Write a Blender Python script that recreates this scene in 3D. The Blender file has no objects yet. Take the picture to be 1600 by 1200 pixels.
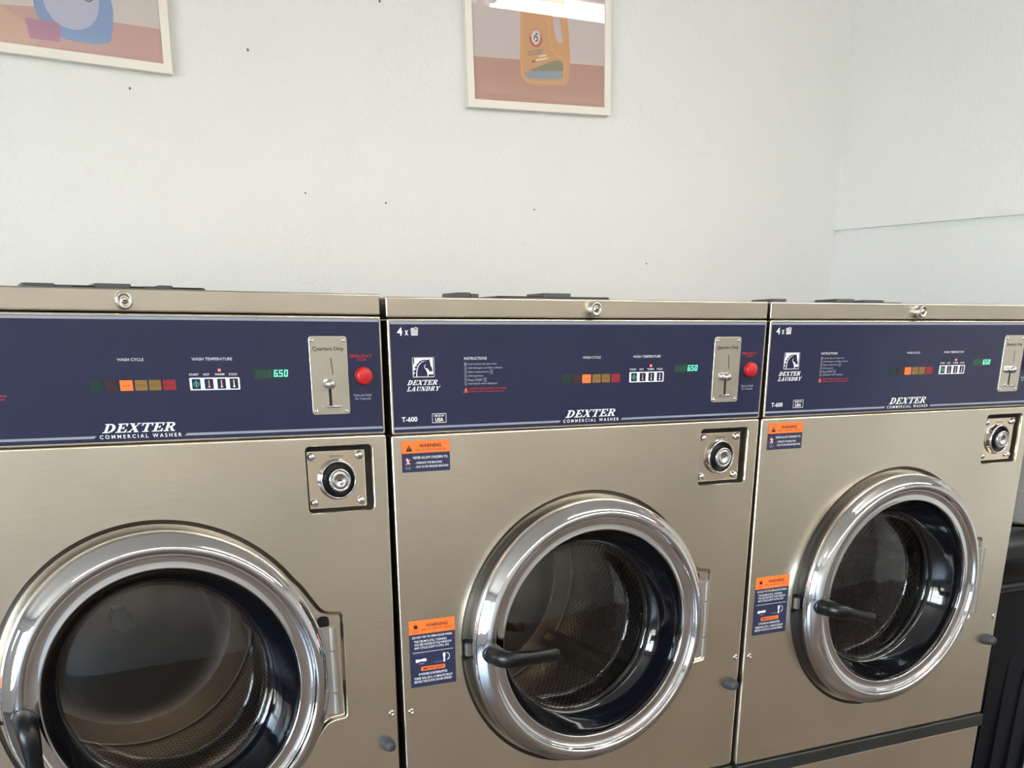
import bpy, math, random
from math import pi, sin, cos, radians, atan2, hypot
from mathutils import Matrix, Vector
from mathutils.geometry import tessellate_polygon
random.seed(7)
scene = bpy.context.scene
COL = scene.collection

# ------------------------------------------------------------------ frame of reference
# local machine plane: u to the right, y into the machine, z up; ZT = height of the machine tops
H = 1.35          # height of a washer
PL = 0.12         # height of the plinth the washers stand on
ZT = H + PL

def rot(yaw, pitch, roll):
    Rz = Matrix.Rotation(yaw, 3, 'Z'); Rx = Matrix.Rotation(pitch, 3, 'X'); Ry = Matrix.Rotation(roll, 3, 'Y')
    return Rz @ Rx @ Ry

# ------------------------------------------------------------------ camera
cam_d = bpy.data.cameras.new('camera'); cam = bpy.data.objects.new('camera', cam_d); COL.objects.link(cam)
R = rot(-0.47870, -0.39873, 0.00439)
right, fwd, up = R.col[0], R.col[1], R.col[2]
m = Matrix(((right[0], up[0], -fwd[0], -0.64622), (right[1], up[1], -fwd[1], -1.65697), (right[2], up[2], -fwd[2], -0.05868 + ZT), (0, 0, 0, 1)))
cam.matrix_world = m
cam_d.sensor_width = 36.0; cam_d.sensor_fit = 'HORIZONTAL'
cam_d.lens = 1637.59 / 1600 * 36.0
cam_d.shift_y = 617.3 / 1600      # the photograph is the upper part of a taller one
cam_d.clip_start = 0.01
scene.camera = cam

# ------------------------------------------------------------------ exposure, world
vs = scene.view_settings
scene.display_settings.display_device = 'sRGB'
vs.view_transform = 'Standard'; vs.look = 'None'; vs.gamma = 1.0; vs.use_curve_mapping = False
vs.exposure = 0.30
w = bpy.data.worlds.new('world'); scene.world = w; w.use_nodes = True
nt = w.node_tree; nt.nodes.clear()
tc = nt.nodes.new('ShaderNodeTexCoord'); sep = nt.nodes.new('ShaderNodeSeparateXYZ')
nt.links.new(tc.outputs['Generated'], sep.inputs[0])
ramp = nt.nodes.new('ShaderNodeValToRGB'); nt.links.new(sep.outputs['Z'], ramp.inputs[0])
e = ramp.color_ramp.elements
e[0].position = 0.0; e[0].color = (0.30, 0.30, 0.28, 1)
e[1].position = 1.0; e[1].color = (0.35, 0.55, 1.0, 1)
for ps, c in ((0.02, (0.42, 0.45, 0.36, 1)), (0.06, (1.0, 1.0, 0.98, 1)), (0.3, (0.62, 0.80, 1.0, 1))):
    k = e.new(ps); k.color = c
bg = nt.nodes.new('ShaderNodeBackground'); bg.inputs[1].default_value = 30.0
nt.links.new(ramp.outputs[0], bg.inputs[0])
wo = nt.nodes.new('ShaderNodeOutputWorld'); nt.links.new(bg.outputs[0], wo.inputs[0])
TUBE = 30.0       # emission of the fluorescent tubes

# ------------------------------------------------------------------ materials
def s2l(c):
    return tuple(((v / 255) / 12.92 if v / 255 <= 0.04045 else ((v / 255 + 0.055) / 1.055) ** 2.4) for v in c)
MATS = {}
def mat(name, rgb, rough=0.5, metal=0.0, spec=0.5, emit=0.0, coat=0.0, alpha=1.0, srgb=True):
    if name in MATS: return MATS[name]
    mt = bpy.data.materials.new(name); mt.use_nodes = True
    b = mt.node_tree.nodes['Principled BSDF']
    c = s2l(rgb) if srgb else rgb
    b.inputs['Base Color'].default_value = (*c, 1)
    b.inputs['Roughness'].default_value = rough; b.inputs['Metallic'].default_value = metal
    b.inputs['Specular IOR Level'].default_value = spec
    b.inputs['Coat Weight'].default_value = coat; b.inputs['Coat Roughness'].default_value = 0.05
    if emit:
        b.inputs['Emission Color'].default_value = (*c, 1); b.inputs['Emission Strength'].default_value = emit
    MATS[name] = mt
    return mt
def nodes(mt): return mt.node_tree.nodes, mt.node_tree.links, mt.node_tree.nodes['Principled BSDF']

def wall_mat(name, rgb, bump=0.5):
    mt = mat(name, rgb, 0.42, spec=0.35); N, L, b = nodes(mt)
    tc = N.new('ShaderNodeTexCoord')
    n1 = N.new('ShaderNodeTexNoise'); n1.inputs['Scale'].default_value = 130; n1.inputs['Detail'].default_value = 3
    n2 = N.new('ShaderNodeTexNoise'); n2.inputs['Scale'].default_value = 45; n2.inputs['Detail'].default_value = 4
    n3 = N.new('ShaderNodeTexNoise'); n3.inputs['Scale'].default_value = 1.3; n3.inputs['Detail'].default_value = 3
    for n in (n1, n2, n3): L.new(tc.outputs['Object'], n.inputs['Vector'])
    ad = N.new('ShaderNodeMath'); ad.operation = 'ADD'
    L.new(n1.outputs['Fac'], ad.inputs[0]); L.new(n2.outputs['Fac'], ad.inputs[1])
    bp_ = N.new('ShaderNodeBump'); bp_.inputs['Strength'].default_value = bump; bp_.inputs['Distance'].default_value = 0.0022
    L.new(ad.outputs[0], bp_.inputs['Height']); L.new(bp_.outputs[0], b.inputs['Normal'])
    c = s2l(rgb)
    mx = N.new('ShaderNodeMix'); mx.data_type = 'RGBA'
    mx.inputs['A'].default_value = (*c, 1); mx.inputs['B'].default_value = (c[0] * .95, c[1] * .965, c[2] * .97, 1)
    L.new(n3.outputs['Fac'], mx.inputs['Factor']); L.new(mx.outputs['Result'], b.inputs['Base Color'])
    return mt
M_WALL = wall_mat('wall_paint', (230, 230, 229), .8)
M_WALL_F = wall_mat('wall_paint_front', (194, 192, 188))
M_WALL_R = wall_mat('wall_paint_side', (238, 238, 238), .8)
M_CEIL = mat('ceiling_paint', (225, 223, 218), 0.8)
M_FLOOR = mat('floor_tile', (100, 86, 74), 0.3)

def steel_mat(name, rgb, rough, wav=0.5, brush=0.25, stretch=(1.5, 1.5, 260)):
    mt = mat(name, rgb, rough, 1.0); N, L, b = nodes(mt)
    tc = N.new('ShaderNodeTexCoord'); mp = N.new('ShaderNodeMapping'); mp.inputs['Scale'].default_value = stretch
    L.new(tc.outputs['Object'], mp.inputs['Vector'])
    n1 = N.new('ShaderNodeTexNoise'); n1.inputs['Scale'].default_value = 8; n1.inputs['Detail'].default_value = 4
    L.new(mp.outputs[0], n1.inputs['Vector'])
    n2 = N.new('ShaderNodeTexNoise'); n2.inputs['Scale'].default_value = 2.2; n2.inputs['Detail'].default_value = 0.0
    L.new(tc.outputs['Object'], n2.inputs['Vector'])
    n3 = N.new('ShaderNodeTexNoise'); n3.inputs['Scale'].default_value = 3; n3.inputs['Detail'].default_value = 3; n3.inputs['Roughness'].default_value = .5
    L.new(tc.outputs['Object'], n3.inputs['Vector'])
    b1 = N.new('ShaderNodeBump'); b1.inputs['Strength'].default_value = wav; b1.inputs['Distance'].default_value = 0.012
    L.new(n2.outputs['Fac'], b1.inputs['Height'])
    b2 = N.new('ShaderNodeBump'); b2.inputs['Strength'].default_value = brush; b2.inputs['Distance'].default_value = 0.0003
    L.new(n1.outputs['Fac'], b2.inputs['Height']); L.new(b1.outputs[0], b2.inputs['Normal']); L.new(b2.outputs[0], b.inputs['Normal'])
    mr = N.new('ShaderNodeMapRange'); mr.inputs['To Min'].default_value = rough - .07; mr.inputs['To Max'].default_value = rough + .09
    mr.inputs['From Min'].default_value = .3; mr.inputs['From Max'].default_value = .7
    L.new(n3.outputs['Fac'], mr.inputs['Value'])
    mr.inputs['To Min'].default_value = .90; mr.inputs['To Max'].default_value = 1.04
    c = s2l(rgb); vm = N.new('ShaderNodeVectorMath'); vm.operation = 'SCALE'; vm.inputs[0].default_value = c
    L.new(mr.outputs[0], vm.inputs['Scale']); L.new(vm.outputs[0], b.inputs['Base Color'])
    return mt
M_STEEL = steel_mat('brushed_stainless', (226, 217, 202), 0.255)
M_LID = steel_mat('brushed_stainless_lid', (200, 192, 179), 0.28, wav=.15)
M_PLATE = steel_mat('satin_plate', (212, 206, 196), 0.24, wav=.1, brush=.1)
M_POLISH = mat('polished_plate', (222, 208, 190), 0.06, 1.0)
M_CHROME = mat('chrome', (208, 208, 212), 0.045, 1.0)
M_HINGE = mat('satin_aluminium', (170, 167, 163), 0.5, .85)
M_DRUMIN = mat('drum_smooth_steel', (150, 138, 122), 0.32, 1.0)
M_BLACK = mat('black_rubber', (14, 15, 18), 0.42)
M_RUBBER = mat('grey_rubber', (50, 52, 57), 0.6)
M_STRIP = mat('dark_trim', (34, 36, 36), 0.35)
M_PLASTIC = mat('black_handle_plastic', (7, 8, 13), 0.32, spec=.4)
M_SIDE = mat('dark_cabinet_paint', (38, 39, 43), 0.5)
M_NAVY = mat('navy_overlay', (26, 32, 64), 0.17, coat=0.15)
N, L, b = nodes(M_NAVY)
tcn = N.new('ShaderNodeTexCoord'); nn = N.new('ShaderNodeTexNoise'); nn.inputs['Scale'].default_value = 3.5; nn.inputs['Detail'].default_value = 3
L.new(tcn.outputs['Object'], nn.inputs['Vector'])
bb = N.new('ShaderNodeBump'); bb.inputs['Strength'].default_value = .35; bb.inputs['Distance'].default_value = .006
L.new(nn.outputs['Fac'], bb.inputs['Height']); L.new(bb.outputs[0], b.inputs['Normal'])
M_STRIPE = mat('grey_stripe', (142, 149, 163), 0.35)
M_WHITE = mat('white_print', (236, 238, 242), 0.45)
M_PALE = mat('pale_print', (212, 216, 226), 0.45)
M_DIM = mat('dim_white_print', (168, 172, 190), 0.45)
M_REDP = mat('red_print', (196, 52, 48), 0.45)
M_DRED = mat('dark_red_print', (176, 34, 52), 0.45)
M_INK = mat('black_print', (30, 28, 34), 0.5)
M_ORANGE = mat('orange_label', (255, 120, 50), 0.42)
M_LNAVY = mat('navy_label', (38, 44, 74), 0.42)
M_ESTOP = mat('red_button', (184, 28, 36), 0.3)
M_SLOT = mat('slot_black', (8, 8, 9), 0.7)
M_GROUND = mat('pavement', (150, 148, 140), 0.9)

def glass_mat(name, tint, ior=1.5, rough=0.0, boost=1.0):
    mt = bpy.data.materials.new(name); mt.use_nodes = True; N = mt.node_tree.nodes; L = mt.node_tree.links; N.clear()
    o = N.new('ShaderNodeOutputMaterial'); mx = N.new('ShaderNodeMixShader'); fr = N.new('ShaderNodeFresnel'); fr.inputs[0].default_value = ior
    tr = N.new('ShaderNodeBsdfTransparent'); tr.inputs[0].default_value = (*tint, 1)
    gl = N.new('ShaderNodeBsdfGlossy'); gl.inputs['Roughness'].default_value = rough; gl.inputs['Color'].default_value = (1, 1, 1, 1)
    ge = N.new('ShaderNodeNewGeometry'); io = N.new('ShaderNodeMapRange'); io.inputs['To Min'].default_value = ior; io.inputs['To Max'].default_value = 1 / ior
    L.new(ge.outputs['Backfacing'], io.inputs['Value']); L.new(io.outputs[0], fr.inputs[0])   # same reflection from both sides of the pane
    mu = N.new('ShaderNodeMath'); mu.operation = 'MULTIPLY'; mu.inputs[1].default_value = boost; mu.use_clamp = True
    L.new(fr.outputs[0], mu.inputs[0]); L.new(mu.outputs[0], mx.inputs[0]); L.new(tr.outputs[0], mx.inputs[1]); L.new(gl.outputs[0], mx.inputs[2]); L.new(mx.outputs[0], o.inputs[0])
    MATS[name] = mt
    return mt
M_DGLASS = glass_mat('door_glass', (0.62, 0.61, 0.62), 1.5, 0.02, 1.25)
M_PGLASS = glass_mat('picture_glass', (0.98, 0.98, 0.98), 1.5, 0.0, 1.6)
M_WGLASS = glass_mat('window_glass', (0.96, 0.98, 0.98), 1.5, 0.0, 1.0)

def perf_mat():
    mt = mat('perforated_steel', (190, 176, 156), 0.28, 1.0); N, L, b = nodes(mt)
    uv = N.new('ShaderNodeTexCoord')
    def lat(off):
        a = N.new('ShaderNodeVectorMath'); a.operation = 'ADD'; a.inputs[1].default_value = (off, off, 0)
        L.new(uv.outputs['UV'], a.inputs[0])
        f = N.new('ShaderNodeVectorMath'); f.operation = 'FRACTION'; L.new(a.outputs[0], f.inputs[0])
        d = N.new('ShaderNodeVectorMath'); d.operation = 'DISTANCE'; d.inputs[1].default_value = (.5, .5, 0); L.new(f.outputs[0], d.inputs[0])
        return d.outputs['Value']
    mn = N.new('ShaderNodeMath'); mn.operation = 'MINIMUM'; L.new(lat(0), mn.inputs[0]); L.new(lat(.5), mn.inputs[1])
    lt = N.new('ShaderNodeMath'); lt.operation = 'LESS_THAN'; lt.inputs[1].default_value = .225; L.new(mn.outputs[0], lt.inputs[0])
    mx = N.new('ShaderNodeMix'); mx.data_type = 'RGBA'; mx.inputs['A'].default_value = (*s2l((190, 176, 156)), 1); mx.inputs['B'].default_value = (.004, .004, .004, 1)
    L.new(lt.outputs[0], mx.inputs['Factor']); L.new(mx.outputs['Result'], b.inputs['Base Color'])
    iv = N.new('ShaderNodeMath'); iv.operation = 'SUBTRACT'; iv.inputs[0].default_value = 1.0; L.new(lt.outputs[0], iv.inputs[1]); L.new(iv.outputs[0], b.inputs['Metallic'])
    return mt
M_PERF = perf_mat()

# ------------------------------------------------------------------ mesh builder
class MB:
    def __init__(s): s.v = []; s.f = []; s.m = []; s.sm = []; s.mats = []; s.uv = {}
    def mi(s, mt):
        if mt not in s.mats: s.mats.append(mt)
        return s.mats.index(mt)
    def add(s, vs, fs, mt, smooth=False, uvs=None):
        o = len(s.v); s.v += [tuple(q) for q in vs]; k = s.mi(mt)
        for i, f in enumerate(fs):
            if uvs: s.uv[len(s.f)] = uvs[i]
            s.f.append(tuple(o + j for j in f)); s.m.append(k); s.sm.append(smooth)
        return s
    def build(s, name, parent=None, T=None, label=None):
        me = bpy.data.meshes.new(name)
        vs = s.v if T is None else [tuple(T @ Vector(q)) for q in s.v]
        me.from_pydata(vs, [], s.f); me.update()
        for mt in s.mats: me.materials.append(mt)
        for p, k, sm in zip(me.polygons, s.m, s.sm): p.material_index = k; p.use_smooth = sm
        if s.uv:
            lay = me.uv_layers.new(name='UVMap')
            for fi, uvs in s.uv.items():
                for li, c in zip(me.polygons[fi].loop_indices, uvs): lay.data[li].uv = c
        o = bpy.data.objects.new(name, me); COL.objects.link(o)
        if parent: o.parent = parent
        if label: o['label'] = label
        return o

def rrect(x0, x1, z0, z1, r, n=6):
    pts = []
    for cx, cz, a in ((x1 - r, z1 - r, 0), (x0 + r, z1 - r, 90), (x0 + r, z0 + r, 180), (x1 - r, z0 + r, 270)):
        for i in range(n + 1):
            t = radians(a + 90 * i / n); pts.append((cx + r * cos(t), cz + r * sin(t)))
    return pts
def circle(cx, cz, r, n=32, rz=None): return [(cx + r * cos(2 * pi * i / n), cz + (rz or r) * sin(2 * pi * i / n)) for i in range(n)]
def area(p): return sum(p[i][0] * p[(i + 1) % len(p)][1] - p[(i + 1) % len(p)][0] * p[i][1] for i in range(len(p))) / 2
def offset(p, d):
    "inset (d>0) of a ccw polygon"
    n = len(p); out = []
    for i in range(n):
        a, b_, c = p[i - 1], p[i], p[(i + 1) % n]
        e1 = (b_[0] - a[0], b_[1] - a[1]); e2 = (c[0] - b_[0], c[1] - b_[1])
        l1 = hypot(*e1) or 1e-9; l2 = hypot(*e2) or 1e-9
        n1 = (-e1[1] / l1, e1[0] / l1); n2 = (-e2[1] / l2, e2[0] / l2)
        nx, nz = n1[0] + n2[0], n1[1] + n2[1]; q = nx * nx + nz * nz
        k = 2 * d / q if q > .2 else d
        out.append((b_[0] + nx * k, b_[1] + nz * k))
    return out
def fill(mb, loops, y, mt, flip=False):
    "flat face in the plane y=const, facing -y; loops[0] outer, rest holes"
    pts = [[Vector((a, b_, 0)) for a, b_ in lp] for lp in loops]
    tris = tessellate_polygon(pts); flat = [q for lp in loops for q in lp]
    fs = []
    for t in tris:
        a, b_, c = (flat[i] for i in t)
        ar = (b_[0] - a[0]) * (c[1] - a[1]) - (c[0] - a[0]) * (b_[1] - a[1])
        if abs(ar) < 1e-14: continue
        fs.append(t if (ar > 0) != flip else t[::-1])
    mb.add([(a, y, b_) for a, b_ in flat], fs, mt)
def strips(mb, loops, mt, smooth=True, closed=True, flip=False):
    "loops: list of lists of 3D points with equal counts; skins between them"
    n = len(loops[0]); vs = [q for lp in loops for q in lp]; fs = []
    for k in range(len(loops) - 1):
        for i in range(n if closed else n - 1):
            j = (i + 1) % n; f = (k * n + i, k * n + j, (k + 1) * n + j, (k + 1) * n + i)
            fs.append(f[::-1] if flip else f)
    mb.add(vs, fs, mt, smooth)
def plate(mb, out, yf, yb, mt, bev=0.0, holes=(), back=False, seg=3):
    "solid slab: outline in (u,z), front face at yf (towards the viewer), back at yb"
    if area(out) < 0: out = out[::-1]
    bev = min(bev, abs(yb - yf)); loops = []
    if bev > 0:
        for i in range(seg + 1):
            t = pi / 2 * i / seg
            o = offset(out, bev * (1 - sin(t))); y = yf + bev * (1 - cos(t)); loops.append([(a, y, c) for a, c in o])
        fill(mb, [offset(out, bev)] + [list(h) for h in holes], yf, mt)
    else:
        loops.append([(a, yf, c) for a, c in out]); fill(mb, [out] + [list(h) for h in holes], yf, mt)
    if yb > yf + bev + 1e-6: loops.append([(a, yb, c) for a, c in out])
    if bev > 0: strips(mb, loops[:seg + 1], mt, True, flip=True); strips(mb, loops[seg:], mt, False, flip=True)
    else: strips(mb, loops, mt, False, flip=True)
    for h in holes:
        h = list(h)
        if area(h) < 0: h = h[::-1]
        strips(mb, [[(a, yf, c) for a, c in h], [(a, yb, c) for a, c in h]], mt, False)
    if back: fill(mb, [out], yb, mt, True)
def lathe(mb, prof, cx, cz, mt, n=96, smooth=True, uvs=None, flip=False, cy=0.0):
    "profile [(r,y)] revolved about the y axis through (cx,cz)"
    for k in range(len(prof) - 1):
        (r0, y0), (r1, y1) = prof[k], prof[k + 1]; vs = []; fs = []; uu = []
        for i in range(n):
            t = 2 * pi * i / n; vs += [(cx + r0 * cos(t), cy + y0, cz + r0 * sin(t)), (cx + r1 * cos(t), cy + y1, cz + r1 * sin(t))]
        for i in range(n):
            j = (i + 1) % n; f = (2 * i, 2 * i + 1, 2 * j + 1, 2 * j); fs.append(f[::-1] if flip else f)
            if uvs:
                c = [(i / n * uvs[0], y0 / uvs[1]), (i / n * uvs[0], y1 / uvs[1]), ((i + 1) / n * uvs[0], y1 / uvs[1]), ((i + 1) / n * uvs[0], y0 / uvs[1])]
                uu.append(c[::-1] if flip else c)
        mb.add(vs, fs, mt, smooth, uu if uvs else None)
def lathe_s(mb, prof, cx, cz, mt, n=96, flip=False, cy=0.0):
    "same with shared rings: smooth across the profile"
    strips(mb, [[(cx + max(r, 1e-5) * cos(2 * pi * i / n), cy + y, cz + max(r, 1e-5) * sin(2 * pi * i / n)) for i in range(n)] for r, y in prof], mt, True, flip=not flip)
def box(mb, x0, x1, y0, y1, z0, z1, mt):
    v = [(x, y, z) for x in (x0, x1) for y in (y0, y1) for z in (z0, z1)]
    mb.add(v, [(0, 1, 3, 2), (4, 6, 7, 5), (0, 4, 5, 1), (2, 3, 7, 6), (0, 2, 6, 4), (1, 5, 7, 3)], mt)
def rbox(mb, x0, x1, y0, y1, z0, z1, mt, r=0.01, bev=None):
    "box with rounded upright edges and rounded top and bottom rims"
    bev = bev if bev is not None else r * .6
    base = rrect(x0, x1, y0, y1, r); L_ = []
    for z, d in ((z0, bev), (z0 + bev * .3, bev * .3), (z0 + bev, 0), (z1 - bev, 0), (z1 - bev * .3, bev * .3), (z1, bev)):
        L_.append([(a, c, z) for a, c in offset(base, d)])
    strips(mb, L_, mt, True)
    n = len(base); mb.add(L_[-1], [tuple(range(n))], mt); mb.add(L_[0], [tuple(range(n))[::-1]], mt)
def chaikin(p, it=2):
    for _ in range(it):
        q = []
        for i in range(len(p)):
            a, c = p[i], p[(i + 1) % len(p)]
            q += [(a[0] * .75 + c[0] * .25, a[1] * .75 + c[1] * .25), (a[0] * .25 + c[0] * .75, a[1] * .25 + c[1] * .75)]
        p = q
    return p
def line_strip(mb, pts, wdt, y, mt):
    n = len(pts); Lf = []; Rt = []
    for i in range(n):
        a = pts[max(i - 1, 0)]; c = pts[min(i + 1, n - 1)]; d = (c[0] - a[0], c[1] - a[1]); l = hypot(*d) or 1
        k = wdt[i] if isinstance(wdt, (list, tuple)) else wdt
        nx, nz = -d[1] / l * k / 2, d[0] / l * k / 2
        Lf.append((pts[i][0] + nx, pts[i][1] + nz)); Rt.append((pts[i][0] - nx, pts[i][1] - nz))
    vs = [(a, y, c) for a, c in Lf] + [(a, y, c) for a, c in Rt]
    mb.add(vs, [(i, n + i, n + i + 1, i + 1) for i in range(n - 1)], mt)
def poly(mb, pts, y, mt):
    fill(mb, [pts], y, mt)
def rect(mb, x0, x1, z0, z1, y, mt): mb.add([(x0, y, z0), (x1, y, z0), (x1, y, z1), (x0, y, z1)], [(0, 1, 2, 3)], mt)

# text ------------------------------------------------------------
TC = {}
def glyphs(txt, bold):
    if (txt, bold) in TC: return TC[(txt, bold)]
    c = bpy.data.curves.new('t', 'FONT'); c.body = txt; c.size = 1; c.offset = bold; c.resolution_u = 3; c.fill_mode = 'BOTH'
    o = bpy.data.objects.new('t', c); COL.objects.link(o)
    me = o.to_mesh(); v = [(q.co.x, q.co.y) for q in me.vertices]; f = [tuple(p.vertices) for p in me.polygons]
    o.to_mesh_clear(); bpy.data.objects.remove(o); bpy.data.curves.remove(c)
    TC[(txt, bold)] = (v, f)
    return v, f
def text(mb, txt, u0, u1, z0, z1, y, mt, bold=0.0, shear=0.0):
    "fits the text's bounding box into the rectangle"
    v, f = glyphs(txt, bold)
    if not v: return
    xs = [a for a, _ in v]; zs = [c for _, c in v]; ax, bx = min(xs), max(xs); az, bz = min(zs), max(zs)
    V = []
    for a, c in v:
        t = (c - az) / (bz - az); V.append((u0 + (a - ax) / (bx - ax) * (u1 - u0) + shear * t * (z1 - z0), y, z0 + t * (z1 - z0)))
    F = []
    for q in f:
        p = [V[i] for i in q]; ar = sum(p[i][0] * p[(i + 1) % len(p)][2] - p[(i + 1) % len(p)][0] * p[i][2] for i in range(len(p)))
        F.append(q if ar > 0 else q[::-1])
    mb.add(V, F, mt)

def arc(cx, cz, rx, rz, a0, a1, n=12): return [(cx + rx * cos(radians(a0 + (a1 - a0) * i / n)), cz + rz * sin(radians(a0 + (a1 - a0) * i / n))) for i in range(n + 1)]
def R4(x0, x1, z0, z1): return [(x0, z0), (x1, z0), (x1, z1), (x0, z1)]
def slab(ch):
    if ch == 'E': return [R4(.14, .38, 0, 1), R4(0, .86, .9, 1), [(.76, .68), (.86, .68), (.86, .92), (.7, .92)], R4(.3, .62, .46, .55), R4(.55, .63, .36, .65), R4(0, .9, 0, .1), [(.72, .08), (.9, .08), (.9, .34), (.8, .34)]], .95
    if ch == 'D':
        o = arc(.42, .5, .55, .5, -90, 90, 14); i_ = arc(.42, .5, .28, .4, 90, -90, 14)
        return [R4(.14, .38, 0, 1), R4(0, .44, .9, 1), R4(0, .44, 0, .1), o + i_], 1.05
    if ch == 'X': return [[(.05, 1), (.33, 1), (.95, 0), (.66, 0)], [(.78, 1), (.9, 1), (.2, 0), (.07, 0)], R4(0, .42, .92, 1), R4(.62, 1.0, .92, 1), R4(0, .36, 0, .08), R4(.58, 1.0, 0, .08)], 1.05
    if ch == 'T': return [R4(.36, .6, 0, 1), R4(0, .96, .9, 1), [(0, .66), (.08, .66), (.18, .92), (0, .92)], [(.96, .66), (.88, .66), (.78, .92), (.96, .92)], R4(.2, .76, 0, .09)], 1.0
    if ch == 'R':
        o = arc(.45, .73, .42, .27, -90, 90, 10); i_ = arc(.45, .73, .18, .18, 90, -90, 10)
        return [R4(.14, .38, 0, 1), R4(0, .46, .91, 1), R4(.3, .46, .46, .55), R4(0, .5, 0, .09), o + i_, [(.42, .5), (.66, .5), (1.0, 0), (.72, 0)], R4(.72, 1.04, 0, .09)], 1.08
    if ch == 'L': return [R4(.14, .38, 0, 1), R4(0, .5, .91, 1), R4(0, .86, 0, .1), [(.7, .08), (.86, .08), (.86, .36), (.76, .36)]], .92
    if ch == 'A': return [[(.4, 1), (.62, 1), (.95, 0), (.66, 0)], [(.42, 1), (.5, .88), (.2, 0), (.08, 0)], R4(.24, .74, .28, .37), R4(0, .32, 0, .08), R4(.56, 1.04, 0, .08)], 1.06
    if ch == 'U': return [R4(.14, .38, .3, 1), R4(.78, .88, .3, 1), arc(.51, .32, .37, .32, 180, 360, 12) + arc(.58, .32, .2, .22, 360, 180, 12), R4(0, .52, .92, 1), R4(.64, 1.02, .92, 1)], 1.06
    if ch == 'N': return [R4(.14, .24, 0, 1), [(.06, 1), (.34, 1), (.9, 0), (.66, 0)], R4(.8, .9, 0, 1), R4(0, .3, .92, 1), R4(.62, 1.04, .92, 1), R4(0, .38, 0, .08)], 1.08
    if ch == 'Y': return [R4(.38, .62, 0, .5), [(.02, 1), (.32, 1), (.62, .45), (.38, .45)], [(.8, 1), (.92, 1), (.6, .45), (.48, .45)], R4(0, .42, .92, 1), R4(.64, 1.02, .92, 1), R4(.24, .76, 0, .08)], 1.0
def slabtext(mb, txt, u0, u1, z0, z1, y, mt, shear=.45, gap=.04):
    tot = sum(slab(c)[1] + gap for c in txt) - gap; hh = z1 - z0; W = (u1 - u0 - shear * hh) / tot; x = 0
    for i, ch in enumerate(txt):
        ps, wd = slab(ch)
        for k, p in enumerate(ps):
            q = [(u0 + (x + a) * W + shear * c * hh, z0 + c * hh) for a, c in p]
            poly(mb, q, y - k * 1e-6, mt)
        x += wd + gap

def sweep(mb, path, secs, mt, n=20, cap=True):
    "path in 3D, cross-section axes: z and in-plane normal; secs [(half z, half normal)]"
    Ls = []
    for i, p in enumerate(path):
        a = Vector(path[max(i - 1, 0)]); c = Vector(path[min(i + 1, len(path) - 1)]); d = (c - a).normalized()
        nz = Vector((0, 0, 1)); nn = d.cross(nz).normalized(); nz = nn.cross(d).normalized()
        hz, hn = secs[i]; Ls.append([tuple(Vector(p) + nz * hz * sin(2 * pi * k / n) + nn * hn * cos(2 * pi * k / n)) for k in range(n)])
    strips(mb, Ls, mt, True)
    if cap: mb.add(Ls[0], [tuple(range(n))[::-1]], mt); mb.add(Ls[-1], [tuple(range(n))], mt)

def empty(name, mw=None, loc=(0, 0, 0)):
    o = bpy.data.objects.new(name, None); COL.objects.link(o); o.empty_display_size = .1
    if mw is not None: o.matrix_world = mw
    else: o.location = loc
    return o
def tag(o, label=None, cat=None, group=None, kind=None):
    if label: o['label'] = label
    if cat: o['category'] = cat
    if group: o['group'] = group
    if kind: o['kind'] = kind
    return o

# ================================================================== THE ROOM
XR, YB, XL, YF, ZC, XE = 2.0, 1.2, -4.2, -4.9, 2.97, 5.6
mb = MB(); box(mb, XL - .2, XE + .2, YF - .2, YB + .2, -.1, 0, M_FLOOR); tag(mb.build('floor'), kind='structure')
mb = MB(); box(mb, XL - .2, XE + .2, YF - .2, YB + .2, ZC, ZC + .1, M_CEIL); tag(mb.build('ceiling'), kind='structure')
mb = MB(); box(mb, XL - .2, XE + .2, YB, YB + .15, 0, ZC, M_WALL); wb = tag(mb.build('wall_back'), kind='structure')
for (x, z, r) in ((.153, .56, .0030), (-.124, .461, .0026), (.267, .273, .0022), (.479, .261, .0026), (.913, .264, .0022), (1.289, .14, .0022), (.486, .69, .003)):
    mb = MB(); lathe_s(mb, [(r, 0), (r * .9, -.0006), (r * .4, -.0009), (0, -.001)], x, z + ZT, mat('nick', (110, 104, 98), .8), 10, cy=YB - .0002)
    mb.build('wall_nick', wb)
# wing wall right of the washers: its upper part stands a few millimetres proud, the lower edge of it makes the ledge line
YW = .02
mb = MB(); box(mb, XR + .010, XR + .16, YW, YB, 0, ZC, M_WALL_R)
zl0, zl1 = .252 + ZT, .252 + ZT - .022 * (YB - YW)
v = [(XR, YW, zl1), (XR, YB, zl0), (XR, YB, ZC), (XR, YW, ZC), (XR + .012, YW, zl1), (XR + .012, YB, zl0), (XR + .012, YW, ZC)]
mb.add(v, [(0, 3, 2, 1), (0, 1, 5, 4), (0, 4, 6, 3)], M_WALL_R); tag(mb.build('wall_right'), kind='structure')
mb = MB(); box(mb, XL - .2, XE + .2, YF - .15, YF, 0, ZC, M_WALL_F); tag(mb.build('wall_front'), kind='structure')
mb = MB(); box(mb, XE, XE + .15, YF, YB, 0, ZC, M_WALL); tag(mb.build('wall_far'), kind='structure')
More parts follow.
